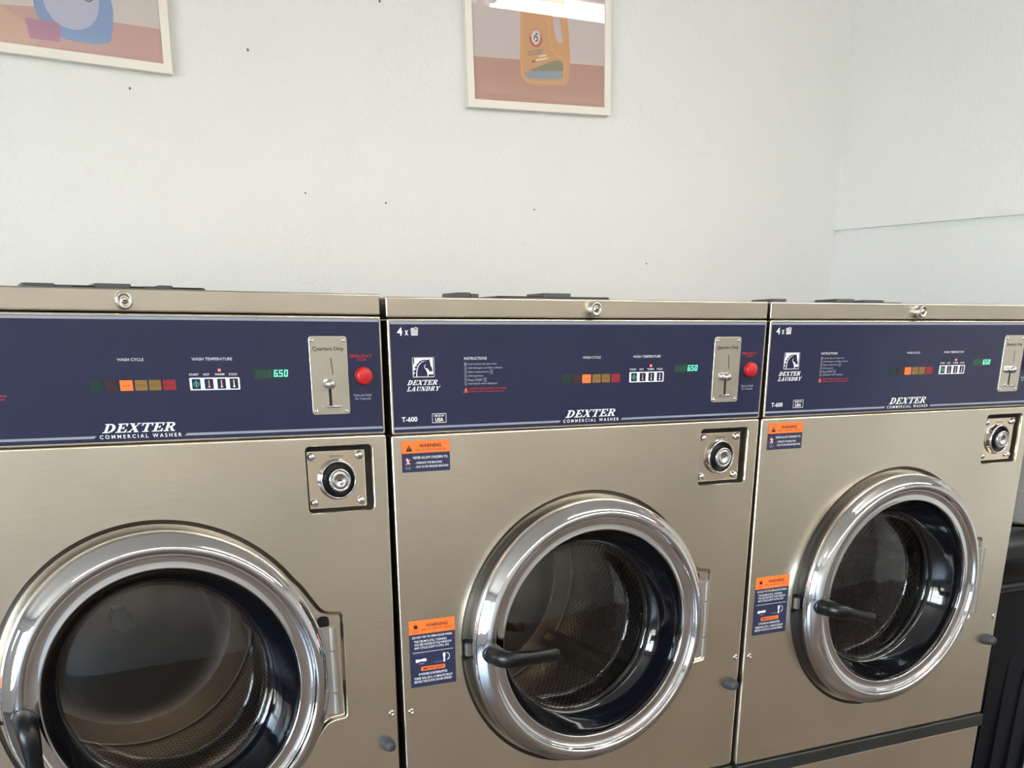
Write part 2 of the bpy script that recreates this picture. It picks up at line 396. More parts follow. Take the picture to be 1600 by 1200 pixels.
# left wall with two shop windows
WIN = [(-4.7, -3.0, .55, 2.55), (-2.8, -1.0, .55, 2.55)]
mb = MB(); ys = [YF, -4.7, -3.0, -2.8, -1.0, YB]
for i in range(5):
    y0, y1 = ys[i], ys[i + 1]
    if i in (1, 3): box(mb, XL - .15, XL, y0, y1, 0, .55, M_WALL); box(mb, XL - .15, XL, y0, y1, 2.55, ZC, M_WALL)
    else: box(mb, XL - .15, XL, y0, y1, 0, ZC, M_WALL)
tag(mb.build('wall_left'), kind='structure')
M_ALU = mat('window_frame_paint', (50, 50, 52), .4)
for k, (y0, y1, z0, z1) in enumerate(WIN):
    mb = MB()
    for a in (y0, (2 * y0 + y1) / 3, (y0 + 2 * y1) / 3, y1): box(mb, XL - .1, XL - .04, a - .03, a + .03, z0, z1, M_ALU)
    for z in (z0 + .03, 1.75, z1 - .03): box(mb, XL - .1, XL - .04, y0, y1, z - .03, z + .03, M_ALU)
    f = tag(mb.build('window_%d' % (k + 1)), kind='structure')
    mb = MB(); box(mb, XL - .075, XL - .069, y0, y1, z0, z1, M_WGLASS); mb.build('window_pane', f)
    ld = bpy.data.lights.new('daylight', 'AREA'); ld.shape = 'RECTANGLE'; ld.size = y1 - y0; ld.size_y = z1 - z0; ld.energy = 1; ld.cycles.is_portal = True
    lo = bpy.data.objects.new('daylight_portal', ld); COL.objects.link(lo); lo.location = (XL - .17, (y0 + y1) / 2, (z0 + z1) / 2)
    lo.rotation_euler = (0, -pi / 2, 0)
    lo.rotation_euler = Vector((1, 0, 0)).to_track_quat('-Z', 'Z').to_euler()
# plinth
mb = MB(); rbox(mb, -.80, 1.54, -.02, 1.06, 0, PL, mat('painted_concrete', (60, 60, 62), .7), .01, .004); pl = mb.build('trim_1'); tag(pl, kind='structure')

# ceiling lights
def ceiling_light(x0, x1, y, label, n=0):
    t = empty('ceiling_light', loc=((x0 + x1) / 2, y, ZC)); hl = (x1 - x0) / 2
    mb = MB(); box(mb, -hl, hl, -.07, .07, -.05, 0, mat('lamp_housing', (235, 235, 232), .35)); mb.build('housing', t)
    me = mat('tube_glow', (255, 250, 242), .5, emit=TUBE)
    for s in (-1, 1):
        mb = MB(); r = .016
        strips(mb, [[(x, s * .038 + r * cos(2 * pi * k / 12), -.082 + r * sin(2 * pi * k / 12)) for k in range(12)] for x in (-hl + .02, hl - .02)], me, True)
        mb.build('tube', t)
        for e_ in (-1, 1):
            mb = MB(); box(mb, e_ * hl - .012, e_ * hl + .012, s * .038 - .02, s * .038 + .02, -.10, -.05, MATS['lamp_housing']); mb.build('lamp_holder', t)
    tag(t, label, 'ceiling light', 'fluorescent lights on the ceiling')
    return t
NO = ('first', 'second', 'third', 'fourth', 'fifth', 'sixth')
for k, x0 in enumerate((.75, 2.045, 3.34)):  # the last one is added out of view, for more light from the right
    ceiling_light(x0, x0 + 1.22, -1.36, 'twin tube ceiling light near the washers, %s from the windows' % NO[k])
for k, x0 in enumerate((-1.84, -.545, .75, 2.045, 3.34)):  # whole row added out of view to brighten the walls
    ceiling_light(x0, x0 + 1.22, -3.7, 'added unseen twin tube ceiling light far from the washers, %s from the windows' % NO[k])

# ================================================================== THE WASHER
CU, CZ = .372, -.5725
T0 = Matrix.Translation((0, 0, H))
def part(mb, name, parent, label=None): return mb.build(name, parent, T0, label)

def screw(parent, u, z, r, y0, hgt=.0022, name='screw', mt=None, T=T0):
    mb = MB(); mt = mt or M_CHROME
    lathe_s(mb, [(r, y0), (r * .98, y0 - hgt * .45), (r * .8, y0 - hgt * .85), (r * .45, y0 - hgt), (r * .4, y0 - hgt * .6), (0, y0 - hgt * .6)], u, z, mt, 20)
    return mb.build(name, parent, T)

def make_washer():
    root = empty('washing_machine')
    # cabinet shell, open at the front
    mb = MB(); x0, x1, y0, y1, z0, z1 = .002, .7465, .02, 1.0, -H + .0, -.028
    v = [(x, y, z) for x in (x0, x1) for y in (y0, y1) for z in (z0, z1)]
    mb.add(v, [(0, 1, 3, 2), (4, 6, 7, 5), (2, 3, 7, 6), (0, 2, 6, 4), (1, 5, 7, 3)], M_SIDE)
    # inner bulkhead with the round mouth of the tub
    part(mb, 'cabinet', root)
    # lid
    mb = MB(); out = rrect(-.0012, .7487, -.0292, 0, .0022, 4)
    plate(mb, out, 0, 1.0, M_LID, .0022, back=True)
    lid = part(mb, 'lid', root)
    mb = MB(); lathe_s(mb, [(.0118, 0), (.0118, -.010), (.0108, -.0125), (.0075, -.0132), (.0072, -.0112), (.0042, -.0112), (.004, -.013), (0, -.013)], .372, -.0152, mat('lock_metal', (214, 208, 200), .22, 1.0), 28)
    rect(mb, .3692, .3748, -.0160, -.0144, -.01305, M_SLOT)
    part(mb, 'lid_lock', lid)
    # control panel: steel frame with a navy printed film
    mb = MB(); fr = rrect(-.0008, .7485, -.2025, -.0312, .003, 4)
    film = rrect(.0028, .7456, -.1996, -.0344, .002, 3)
    plate(mb, fr, -.0012, .03, M_STEEL, .0016, holes=[film])
    yf = 0.0
    fill(mb, [film], yf, M_NAVY)
    ys_ = yf - .0003
    rect(mb, .0034, .7450, -.0389, -.0350, ys_, M_STRIPE)
    poly(mb, [(.0034, -.1945), (.3085, -.1945), (.3125, -.1912), (.0034, -.1912)], ys_, M_STRIPE)
    poly(mb, [(.4345, -.1945), (.7450, -.1945), (.7450, -.1912), (.4385, -.1912)], ys_, M_STRIPE)
    yt = yf - .0004
    W_ = M_WHITE
    text(mb, '4', .0150, .0240, -.0553, -.0436, yt, W_, .02); text(mb, 'x', .0278, .0340, -.0549, -.0475, yt, W_, .01)
    # laundry basket sign
    bx0, bx1, bz0, bz1 = .0382, .0504, -.0551, -.0435
    poly(mb, [(bx0 + .0016, bz0), (bx1 - .0016, bz0), (bx1 - .001, bz0 + .001), (bx0 + .001, bz0 + .001)], yt, W_)
    for k in range(6):
        a = bx0 + .0012 + (bx1 - bx0 - .0024) * k / 5; c = bx0 + .0004 + (bx1 - bx0 - .0008) * k / 5
        line_strip(mb, [(a, bz0), (c, bz1 - .0028)], .0009, yt, W_)
    for k in range(4): rect(mb, bx0 + .0004, bx1 - .0004, bz0 + .0012 + k * .0022, bz0 + .0020 + k * .0022, yt - 1e-5, W_)
    line_strip(mb, [(bx0, bz1 - .0028), (bx0 + .003, bz1 - .001), (bx0 + .005, bz1 - .002), (bx0 + .008, bz1 - .0001), (bx1 - .001, bz1 - .001), (bx1, bz1 - .003)], .0013, yt, W_)
    # horse emblem
    eu0, eu1, ez0, ez1 = .0387, .0768, -.1168, -.0870
    def E_(pts): return [(eu0 + (a - 190) / 610 * (eu1 - eu0), ez1 - (c - 150) / 540 * (ez1 - ez0)) for a, c in pts]
    fill(mb, [rrect(eu0, eu1, ez0, ez1, .0018, 4)], yt, mat('emblem_grey', (186, 190, 200), .4))
    fill(mb, [rrect(eu0 + .0008, eu1 - .0008, ez0 + .0008, ez1 - .0008, .0012, 4)], yt - 2e-5, M_NAVY)
    fill(mb, [E_([(210, 170), (760, 170), (765, 612), (630, 612), (622, 672), (210, 672)])], yt - 4e-5, W_)
    horse = [(215, 675), (222, 600), (262, 568), (222, 545), (232, 500), (300, 462), (250, 440), (255, 400), (318, 378), (300, 345), (330, 315), (372, 305), (372, 262), (430, 238), (520, 212), (600, 224), (640, 214), (672, 188), (670, 250), (690, 320), (692, 370), (722, 430), (742, 490), (735, 530), (715, 552), (702, 505), (690, 545), (665, 545), (640, 500), (600, 455), (560, 445), (548, 450), (572, 510), (596, 575), (606, 675)]
    fill(mb, [E_(horse)], yt - 6e-5, M_NAVY)
    fill(mb, [E_([(210, 172), (246, 172), (244, 300), (218, 350)])], yt - 6e-5, M_NAVY)
    line_strip(mb, E_([(300, 676), (303, 560), (320, 460), (350, 385), (400, 320), (460, 272), (545, 246)]), [.0016, .0015, .0014, .0013, .0012, .001, .0004], yt - 8e-5, W_)
    line_strip(mb, E_([(562, 345), (535, 362), (522, 395), (532, 430), (560, 470)]), [.0005, .0009, .0009, .0011, .0012], yt - 8e-5, W_)
    line_strip(mb, E_([(200, 672), (790, 672)]), .0007, yt - 9e-5, mat('emblem_grey', (186, 190, 200), .4))
    slabtext(mb, 'DEXTER', .0282, .0842, -.1281, -.1208, yt, W_, .5)
    text(mb, '.', .0850, .0858, -.1281, -.1273, yt, W_)
    slabtext(mb, 'LAUNDRY', .0272, .0866, -.1372, -.1306, yt, W_, .5)
    text(mb, 'T-600', .0168, .0440, -.1834, -.1758, yt, W_, .02)
    # made in usa box
    for a, c, d_, e_ in ((.0700, .0952, -.1730, -.1722), (.0700, .0952, -.1866, -.1858), (.0700, .0707, -.1866, -.1722), (.0945, .0952, -.1866, -.1722)): rect(mb, a, c, d_, e_, yt, W_)
    text(mb, 'MADE IN', .0745, .0910, -.1772, -.1742, yt, W_, .01); text(mb, 'USA', .0752, .0900, -.1845, -.1788, yt, W_, .03)
    text(mb, 'INSTRUCTIONS', .1296, .1702, -.0917, -.0876, yt, M_WHITE, 0)
    rows = ['Load laundry and open door', 'Add detergent and fabric softener', 'Select temperature', 'Add payment', 'Press START', 'Add bleach when displayed']
    ends = [.1888, .1994, .1742, .1632, .1628, .1888]
    for k, (s_, e_) in enumerate(zip(rows, ends)):
        zt = -.0957 - k * .0060
        for a, c, d_, f_ in ((.1296, .1336, zt - .0003, zt), (.1296, .1336, zt - .0048, zt - .0045), (.1296, .1299, zt - .0048, zt), (.1333, .1336, zt - .0048, zt)): rect(mb, a, c, d_, f_, yt, M_DIM)
        text(mb, str(k + 1), .1308, .1324, zt - .0040, zt - .0010, yt, M_DIM)
        text(mb, s_, .1358, e_, zt - .0046, zt - .0008, yt, M_DIM)
        if k in (2, 4):
            for a, c, d_, f_ in ((e_ + .002, e_ + .0068, zt - .0001, zt + .0003), (e_ + .002, e_ + .0068, zt - .0058, zt - .0054), (e_ + .002, e_ + .0023, zt - .0058, zt), (e_ + .0065, e_ + .0068, zt - .0058, zt)): rect(mb, a, c, d_, f_, yt, M_DIM)
            rect(mb, e_ + .0039, e_ + .0048, zt - .0045, zt - .0012, yt, M_DIM)
    poly(mb, [(.1268, -.1417), (.1364, -.1417), (.1318, -.1330)], yt, M_REDP)
    rect(mb, .1314, .1321, -.1390, -.1352, yt - 2e-5, M_WHITE)
    text(mb, 'Never leave washer unattended, never overload', .1382, .2052, -.1374, -.1338, yt, M_REDP); text(mb, 'Children under 12 must be supervised', .1382, .2020, -.1420, -.1384, yt, M_REDP)
    text(mb, 'WASH CYCLE', .3535, .3896, -.0926, -.0888, yt, M_PALE, .006); text(mb, 'WASH TEMPERATURE', .4562, .5146, -.0924, -.0884, yt, M_PALE, .006)
    for s_, a, c in (('START', .4502, .4640), ('HOT', .4705, .4795), ('WARM', .4870, .5010), ('COLD', .5075, .5198)): text(mb, s_, a, c, -.1127, -.1098, yt, M_WHITE, .01)
    text(mb, 'EMERGENCY', .6962, .7322, -.0893, -.0852, yt, M_DRED, .01); text(mb, 'STOP', .7068, .7218, -.0945, -.0905, yt, M_DRED, .01)
    text(mb, 'Push and Hold', .6998, .7280, -.1458, -.1420, yt, M_DIM); text(mb, 'for 3 seconds', .7015, .7268, -.1508, -.1470, yt, M_DIM)
    slabtext(mb, 'DEXTER', .3205, .4280, -.1874, -.1752, yt, W_, .5)
    text(mb, 'C O M M E R C I A L   W A S H E R', .3165, .4305, -.1954, -.1902, yt, W_, .015)
    cp = part(mb, 'control_panel', root)
    # wash cycle lights
    for a, c, rgb, em, w_ in ((.3123, .3298, (16, 48, 42), 0, ''), (.3330, .3500, (52, 30, 36), 0, ''), (.3532, .3706, (238, 112, 48), .25, 'WASH'), (.3735, .3905, (132, 102, 50), 0, 'RINSE'), (.3927, .4095, (126, 98, 50), 0, 'RINSE'), (.4123, .4300, (142, 30, 44), .0, 'SPIN')):
        mb = MB(); fill(mb, [rrect(a, c, -.1316, -.1178, .0006, 2)], -.0004, mat('lamp_%d_%d_%d' % rgb, rgb, .3, emit=em))
        if w_: text(mb, w_, a + .003, c - .003, -.1262, -.1236, -.0005, mat('lamp_word', (90, 52, 30), .5))
        part(mb, 'cycle_light', cp)
    # keypad
    mb = MB(); plate(mb, rrect(.4500, .5228, -.1326, -.1156, .0016, 4), -.0010, 0, M_WHITE, .0004)
    for k, (a, c) in enumerate(((.4530, .4652), (.4711, .4838), (.4896, .5019), (.5078, .5201))):
        fill(mb, [rrect(a, c, -.1310, -.1172, .0007, 2)], -.00105, M_NAVY); mu = (a + c) / 2
        if k == 0:
            g = mat('green_diamond', (70, 190, 150), .4); poly(mb, [(mu - .0046, -.1241), (mu, -.1290), (mu + .0046, -.1241), (mu, -.1192)], -.0011, g)
            poly(mb, [(mu - .0036, -.1241), (mu, -.1279), (mu + .0036, -.1241), (mu, -.1203)], -.00113, M_NAVY); rect(mb, mu - .0008, mu + .0008, -.1262, -.1220, -.00116, g)
        else:
            c_ = (mat('pink_print', (220, 150, 160), .4), mat('peach_print', (228, 190, 180), .4), M_WHITE)[k - 1]
            rect(mb, mu - .0007, mu + .0007, -.1275, -.1190, -.0011, c_); fill(mb, [circle(mu, -.1278, .0016, 12)], -.00112, c_)
    part(mb, 'keypad', cp)
    mb = MB(); lathe_s(mb, [(.0020, 0), (.0019, -.0012), (.0012, -.0021), (0, -.0024)], .4944, -.1056, mat('led_red', (255, 92, 70), .3, emit=2.2), 14); part(mb, 'indicator_light', cp)
    # display
    mb = MB(); rect(mb, .5448, .5975, -.1178, -.1045, -.0003, mat('display_window', (30, 62, 52), .15))
    lit = mat('display_digits', (110, 255, 196), .4, emit=1.6); dim = mat('display_dim', (52, 88, 70), .3)
    SEG = {'6': 'acdefg', '5': 'acdfg', '0': 'abcdef', '8': 'abcdefg'}
    def digit(u, z, w_, h_, ch, mt_, y_):
        t = .0010; s = {'a': (0, w_, h_ - t, h_), 'd': (0, w_, 0, t), 'g': (0, w_, h_ / 2 - t / 2, h_ / 2 + t / 2), 'f': (0, t, h_ / 2, h_), 'b': (w_ - t, w_, h_ / 2, h_), 'e': (0, t, 0, h_ / 2), 'c': (w_ - t, w_, 0, h_ / 2)}
        for k in SEG[ch]:
            a, c, d_, e_ = s[k]; sh = .12
            mb.add([(u + a + sh * d_, y_, z + d_), (u + c + sh * d_, y_, z + d_), (u + c + sh * e_, y_, z + e_), (u + a + sh * e_, y_, z + e_)], [(0, 1, 2, 3)], mt_)
    for k in range(3): digit(.5485 + k * .0082, -.1153, .0050, .0086, '8', dim, -.0004)
    for k, ch in enumerate('650'): digit(.5748 + k * .0078, -.1153, .0052, .0090, ch, lit, -.0004)
    rect(mb, .5811, .5820, -.1153, -.1144, -.0004, lit)
    part(mb, 'display', cp)
    # emergency stop
    mb = MB(); lathe_s(mb, [(.0138, -.0004), (.0134, -.0020), (.0126, -.0022)], .7160, -.1157, mat('stop_collar', (92, 16, 24), .4), 40)
    lathe_s(mb, [(.0126, -.0010), (.0126, -.0085), (.0118, -.0104), (.0090, -.0116), (0, -.0122)], .7160, -.1157, M_ESTOP, 40); part(mb, 'stop_button', root, 'red emergency stop button')
    # coin plate
    mb = MB(); plate(mb, rrect(.6312, .6918, -.1714, -.0590, .0042, 6), -.0020, 0, M_PLATE, .0008)
    text(mb, 'Quarters Only', .6364, .6858, -.0812, -.0740, -.0021, M_INK, .016)
    line_strip(mb, [(.6645, -.0900), (.6668, -.1133)], .0011, -.00212, M_SLOT)
    line_strip(mb, [(.6604, -.1316), (.6607, -.1586)], .0044, -.00212, M_SLOT); fill(mb, [circle(.6604, -.1316, .0022, 14)], -.00213, M_SLOT)
    cpl = part(mb, 'coin_plate', root)
    for u, z in ((.6368, -.0648), (.6862, -.0648), (.6368, -.1655), (.6862, -.1655)): screw(cpl, u, z, .0030, -.002)
    mb = MB(); lathe_s(mb, [(.0068, -.002), (.0070, -.006), (.0074, -.010), (.0066, -.0145), (.0040, -.0172), (0, -.0182)], .6590, -.1268, M_CHROME, 28); part(mb, 'coin_return_knob', cpl)
    mb = MB(); sweep(mb, [(.6490, -.007, -.1594), (.6550, -.0092, -.1590), (.6625, -.0100, -.1590), (.6700, -.0092, -.1592), (.6765, -.007, -.1596)], [(.0006, .001), (.0017, .0022), (.0020, .0028), (.0017, .0022), (.0006, .001)], M_CHROME, 12)
    box(mb, .6590, .6620, -.010, 0, -.1604, -.1578, M_CHROME); part(mb, 'coin_lever', cpl)
    # front panel with raised edge, door recess and lock opening
    out = rrect(-.0022, .7505, -.9165, -.2037, .004, 4); key = rrect(.6140, .7265, -.3208, -.2170, .0085, 6)
    a0 = radians(37); hinge_up = [(.5960, -.4330), (.6150, -.4620), (.6260, -.4765), (.6400, -.4800), (.6560, -.4815), (.6610, -.4870), (.6610, -.5035)]
    hinge_dn = [(.6590, -.6560), (.6590, -.6660), (.6530, -.6700), (.6380, -.6705), (.6240, -.6740), (.6120, -.6850), (.5960, -.7110)]
    raw = []; nC = 100; ca0, ca1 = radians(36), radians(324)
    for i in range(nC + 1):
        t = ca0 + (ca1 - ca0) * i / nC; raw.append((CU + .2605 * cos(t), CZ + .2605 * sin(t)))
    raw += hinge_dn[::-1]
    for i in range(1, 10): raw.append((.6590 + .0020 * i / 10, -.6560 + .1525 * i / 10))
    raw += hinge_up[::-1]
    rec = chaikin(raw, 2)
    mb = MB(); bev = .003
    loops = []; 
    for i in range(5):
        t = pi / 2 * i / 4; loops.append([(a, bev * (1 - cos(t)), c) for a, c in offset(out, bev * (1 - sin(t)))])
    strips(mb, loops, M_STEEL, True, flip=True); strips(mb, [[(a, bev, c) for a, c in out], [(a, .022, c) for a, c in out]], M_STEEL, False, flip=True)
    fill(mb, [offset(out, bev), rec, key], 0, M_STEEL)
    prof = [(0, 0), (.0012, .0004), (.0026, .0018), (.0042, .0044), (.0056, .0056), (.0072, .0060)]
    strips(mb, [[(a, y, c) for a, c in offset(rec, d)] for d, y in prof], M_STEEL, True, flip=False)
    fill(mb, [offset(rec, .0072), circle(CU, CZ, .222, 96)], .0060, M_STEEL)
    kp = [(0, 0), (.0006, .0006), (.0012, .0018), (.0014, .004), (.0014, .016)]
    strips(mb, [[(a, y, c) for a, c in offset(key, d)] for d, y in kp], M_STEEL, True)
    fp = part(mb, 'front_panel', root)
    mb = MB(); fill(mb, [offset(key, -.004)], .0165, M_SLOT); part(mb, 'lock_recess', fp, 'black recess behind lock plate')
    for u, z in ((.0120, -.6739), (.7394, -.6738), (.0120, -.3900 - .6)) [:2]: screw(fp, u, z, .0058, 0, .0028)
    mb = MB()
    rr = [(.0128, 0), (.0130, -.004), (.0118, -.012), (.0098, -.020), (.0070, -.0245), (.0030, -.0262), (0, -.0265)]
    lathe_s(mb, rr, .7270, -.7285, M_RUBBER, 28); part(mb, 'bumper', fp, 'dark grey rubber bumper')
    # latch opening on the left of the door
    mb = MB(); fill(mb, [rrect(.1160, .1330, -.5960, -.5560, .007, 6)], .0056, M_SLOT)
    box(mb, .1215, .1300, -.006, .0052, -.5860, -.5640, M_HINGE); part(mb, 'latch', fp, 'steel door catch in a black slot')
    # lock plate
    mb = MB(); plate(mb, rrect(.6200, .7160, -.3145, -.2262, .0015, 3), .0110, .016, M_POLISH, .0008)
    text(mb, 'GREENWALD', .6565, .6790, -.2360, -.2330, .0109, mat('engraving', (120, 106, 90), .4, 1.0))
    lathe_s(mb, [(.0318, .0108), (.0308, .0075), (.0302, .0030), (.0290, .0012), (.0276, .0012), (.0268, .0030)], .6672, -.2702, M_CHROME, 48)
    lathe_s(mb, [(.0268, .0030), (.0262, .0090), (.0180, .0090)], .6672, -.2702, M_BLACK, 48)
    lk = part(mb, 'lock_plate', root)
    mb = MB(); lathe_s(mb, [(.0182, .0095), (.0182, -.0040), (.0174, -.0062), (.0150, -.0066), (.0140, -.0050), (.0130, -.0062), (.0072, -.0066), (.0066, -.0048), (0, -.0048)], .6672, -.2702, M_CHROME, 6 * 8)
    rect(mb, .6632, .6702, -.2712, -.2696, -.00495, M_SLOT); part(mb, 'lock_cylinder', lk)
    for u, z in ((.6272, -.2342), (.7060, -.2342), (.6275, -.3045), (.7062, -.3045)):
        mb = MB(); lathe_s(mb, [(.0066, .0110), (.0066, .0085), (.0058, .0058), (.0036, .0042), (0, .0036)], u, z, M_CHROME, 22); part(mb, 'bolt', lk)
    # trim strip and lower panel
    mb = MB(); plate(mb, rrect(.0000, .7515, -.9490, -.9180, .003, 4), -.0080, .02, M_STRIP, .003); ts = part(mb, 'trim_strip', root)
    mb = MB(); plate(mb, rrect(-.0020, .7502, -H + .01, -.9500, .003, 4), 0, .022, M_STEEL, .003); lp = part(mb, 'lower_panel', root)
    for u in (.0120, .7394): screw(lp, u, -1.075, .0058, 0, .0028)
    # warning labels
    def label_base(mb, u0, u1, z0, z1, zs):
        fill(mb, [rrect(u0, u1, z0, z1, .0015, 3)], -.0003, M_LNAVY)
        q = rrect(u0, u1, zs, z1, .0015, 3); fill(mb, [q[:8] + [(u0, zs), (u1, zs)]], -.00035, M_ORANGE)
    y1_, y2_ = -.0004, -.00045
    mb = MB(); label_base(mb, .0142, .0998, -.2621, -.2129, -.2322)
    poly(mb, [(.0215, -.2292), (.0332, -.2292), (.0272, -.2190)], y1_, M_INK); rect(mb, .0268, .0277, -.2262, -.2218, y2_, M_ORANGE)
    text(mb, 'WARNING', .0450, .0850, -.2240, -.2180, y1_, M_INK, .03); text(mb, 'RISK OF SERIOUS INJURY', .0380, .0930, -.2292, -.2262, y1_, M_INK, .01)
    text(mb, 'NEVER ALLOW CHILDREN TO:', .0340, .0960, -.2415, -.2375, y1_, M_WHITE, .01); text(mb, '- OPERATE THE MACHINE', .0370, .0850, -.2495, -.2460, y1_, M_WHITE, .01); text(mb, '- PLAY IN OR AROUND MACHINE', .0370, .0965, -.2558, -.2522, y1_, M_WHITE, .01)
    fill(mb, [circle(.0243, -.2452, .0062, 24), circle(.0243, -.2452, .0055, 24)[::-1]], y1_, M_DRED)
    fill(mb, [circle(.0232, -.2412, .0013, 10)], y2_, M_WHITE); line_strip(mb, [(.0212, -.2432), (.0242, -.2436), (.0280, -.2426)], .0012, y2_, M_WHITE)
    line_strip(mb, [(.0236, -.2424), (.0250, -.2455), (.0272, -.2495)], .0018, y2_ - 1e-5, M_WHITE); line_strip(mb, [(.0248, -.2455), (.0228, -.2478), (.0216, -.2500)], .0014, y2_, M_WHITE)
    text(mb, 'WATCH YOUR', .0188, .0300, -.2550, -.2534, y1_, M_DIM); text(mb, 'CHILDREN', .0198, .0290, -.2574, -.2557, y1_, M_DIM)
    part(mb, 'warning_label', root, 'small orange and navy warning label at the panel top')
    mb = MB(); label_base(mb, .0133, .1006, -.6308, -.5106, -.5352)
    text(mb, 'WARNING', .0455, .0870, -.5240, -.5175, y1_, M_INK, .025); text(mb, 'RISK OF SERIOUS INJURY', .0375, .0960, -.5298, -.5264, y1_, M_INK, .01)
    fill(mb, [circle(.0262, -.5222, .0056, 3)], y1_, M_INK) if False else None
    line_strip(mb, [(.0262, -.5152), (.0196, -.5270), (.0328, -.5270), (.0262, -.5152)], .0006, y1_, M_INK)
    fill(mb, [circle(.0262, -.5222, .0034, 12)], y2_, M_INK); line_strip(mb, [(.0225, -.5195), (.0300, -.5250)], .0014, y2_ - 1e-5, M_INK)
    text(mb, 'MOVING', .0205, .0315, -.5302, -.5284, y1_, M_INK); text(mb, 'MACHINERY', .0190, .0330, -.5328, -.5309, y1_, M_INK)
    for s_, a, c, z in (('DO NOT TRY TO OPEN DOOR WHEN:', .0190, .0955, -.5428), ('THE DRUM IS STILL TURNING', .0220, .0840, -.5502), ('YOU SEE WATER IN THE WINDOW', .0220, .0935, -.5560), ('ANY CYCLE LIGHT IS STILL ON', .0220, .0880, -.5618)): text(mb, s_, a, c, z, z + .0040, y1_, M_WHITE, .01)
    rect(mb, .0190, .0965, -.5684, -.5677, y1_, M_WHITE)
    fill(mb, [[(.0235, -.5850), (.0240, -.5800), (.0320, -.5808), (.0420, -.5795), (.0445, -.5810), (.0445, -.5840), (.0420, -.5852), (.0330, -.5842), (.0260, -.5862)]], y1_, M_WHITE); text(mb, 'OPEN', .0300, .0390, -.5898, -.5876, y1_, M_DIM)
    fill(mb, [[(.0758, -.5765), (.0775, -.5738), (.0800, -.5738), (.0815, -.5765), (.0800, -.5830), (.0805, -.5905), (.0765, -.5905), (.0772, -.5830)]], y1_, M_WHITE); text(mb, 'LATCHED', .0600, .0740, -.5900, -.5880, y1_, M_DIM)
    line_strip(mb, arc(.0830, -.5810, .0060, .0062, 85, -50, 10), .0010, y1_, M_WHITE); poly(mb, [(.0838, -.5880), (.0862, -.5842), (.0884, -.5862)], y2_, M_WHITE)
    fill(mb, [rrect(.0335, .0800, -.6020, -.5945, .0014, 3)], y1_, M_ORANGE); text(mb, 'IMPORTANT', .0368, .0768, -.6007, -.5960, y2_, M_INK, .02)
    for s_, a, c, z in (('IF POWER IS INTERRUPTED', .0290, .0840, -.6100), ('THERE WILL BE A 1-3 MINUTE DELAY', .0195, .0940, -.6172), ('BEFORE THE DOOR CAN BE OPENED', .0200, .0925, -.6234)): text(mb, s_, a, c, z, z + .0042, y1_, M_WHITE, .01)
    part(mb, 'warning_label', root, 'tall orange and navy warning label beside the door')
    # rubber gasket and boot
    mb = MB()
    lathe_s(mb, [(.2400, .0062), (.2385, .0000), (.2385, -.0080), (.2420, -.0195)], CU, CZ, M_BLACK)
    lathe_s(mb, [(.2080, -.0150), (.2000, .0000), (.1960, .0300), (.2000, .0520), (.1930, .0720)], CU, CZ, M_BLACK, flip=True)
    lathe_s(mb, [(.1930, .0720), (.1900, .0900), (.2000, .1000)], CU, CZ, M_BLACK, flip=True)
    part(mb, 'door_gasket', root)
    # drum
    mb = MB(); RD, YD = .262, .49
    lathe_s(mb, [(.1880, .0780), (.1860, .0840), (.1900, .0900), (.2400, .1020), (RD - .004, .1120), (RD, .1200)], CU, CZ, M_DRUMIN, flip=True)
    lathe(mb, [(RD, .1200), (RD, .1500)], CU, CZ, M_DRUMIN, flip=True)
    circ = round(2 * pi * RD / .0165)
    lathe(mb, [(RD, .1500), (RD, .2600), (RD, .3700), (RD, YD - .02)], CU, CZ, M_PERF, uvs=(circ, .0165), flip=True)
    lathe(mb, [(RD, YD - .02), (RD, YD)], CU, CZ, M_DRUMIN, flip=True)
    lathe_s(mb, [(RD, YD), (RD - .002, YD + .004), (RD - .006, YD + .004), (.215, YD + .002)], CU, CZ, M_DRUMIN, flip=True)
    lathe_s(mb, [(.215, YD + .002), (.205, YD + .006), (.15, YD + .010), (.08, YD + .008), (0, YD + .006)], CU, CZ, mat('drum_back_steel_shaded', (120, 112, 103), .16, 1.0), flip=True)  # back plate steel darkened, the drum's inner shade put into its colour
    dr = part(mb, 'drum', root)
    mb = MB(); hp = [(CU + q * cos(radians(a)), CZ + q * sin(radians(a))) for a, q in ((70, .026), (125, .027), (170, .022), (215, .024), (275, .025), (330, .024), (20, .023))]
    plate(mb, hp, YD - .012, YD + .012, mat('hub_grey', (118, 120, 120), .35, .6), .003)
    lathe_s(mb, [(.0028, YD - .0122), (0, YD - .0132)], CU, CZ, M_SLOT, 10); part(mb, 'drum_hub', dr)
    for k in range(3):
        mb = MB(); a = 2 * pi * k / 3
        for s_ in (0,):
            sec = [(-.026, RD), (-.015, RD - .018), (-.008, RD - .025), (.008, RD - .025), (.015, RD - .018), (.026, RD)]
            lp_ = []
            for y in (.14, .15, YD - .012, YD - .002):
                kk = .35 if y in (.14,) else 1
                lp_.append([(CU + (RD - (RD - r) * kk) * cos(a) - t * sin(a), y, CZ + (RD - (RD - r) * kk) * sin(a) + t * cos(a)) for t, r in sec])
            strips(mb, lp_, M_DRUMIN, False, closed=False)
            mb.add(lp_[0], [tuple(range(6))], M_DRUMIN)
        part(mb, 'drum_lifter', dr)
    # door: chrome ring
    mb = MB()
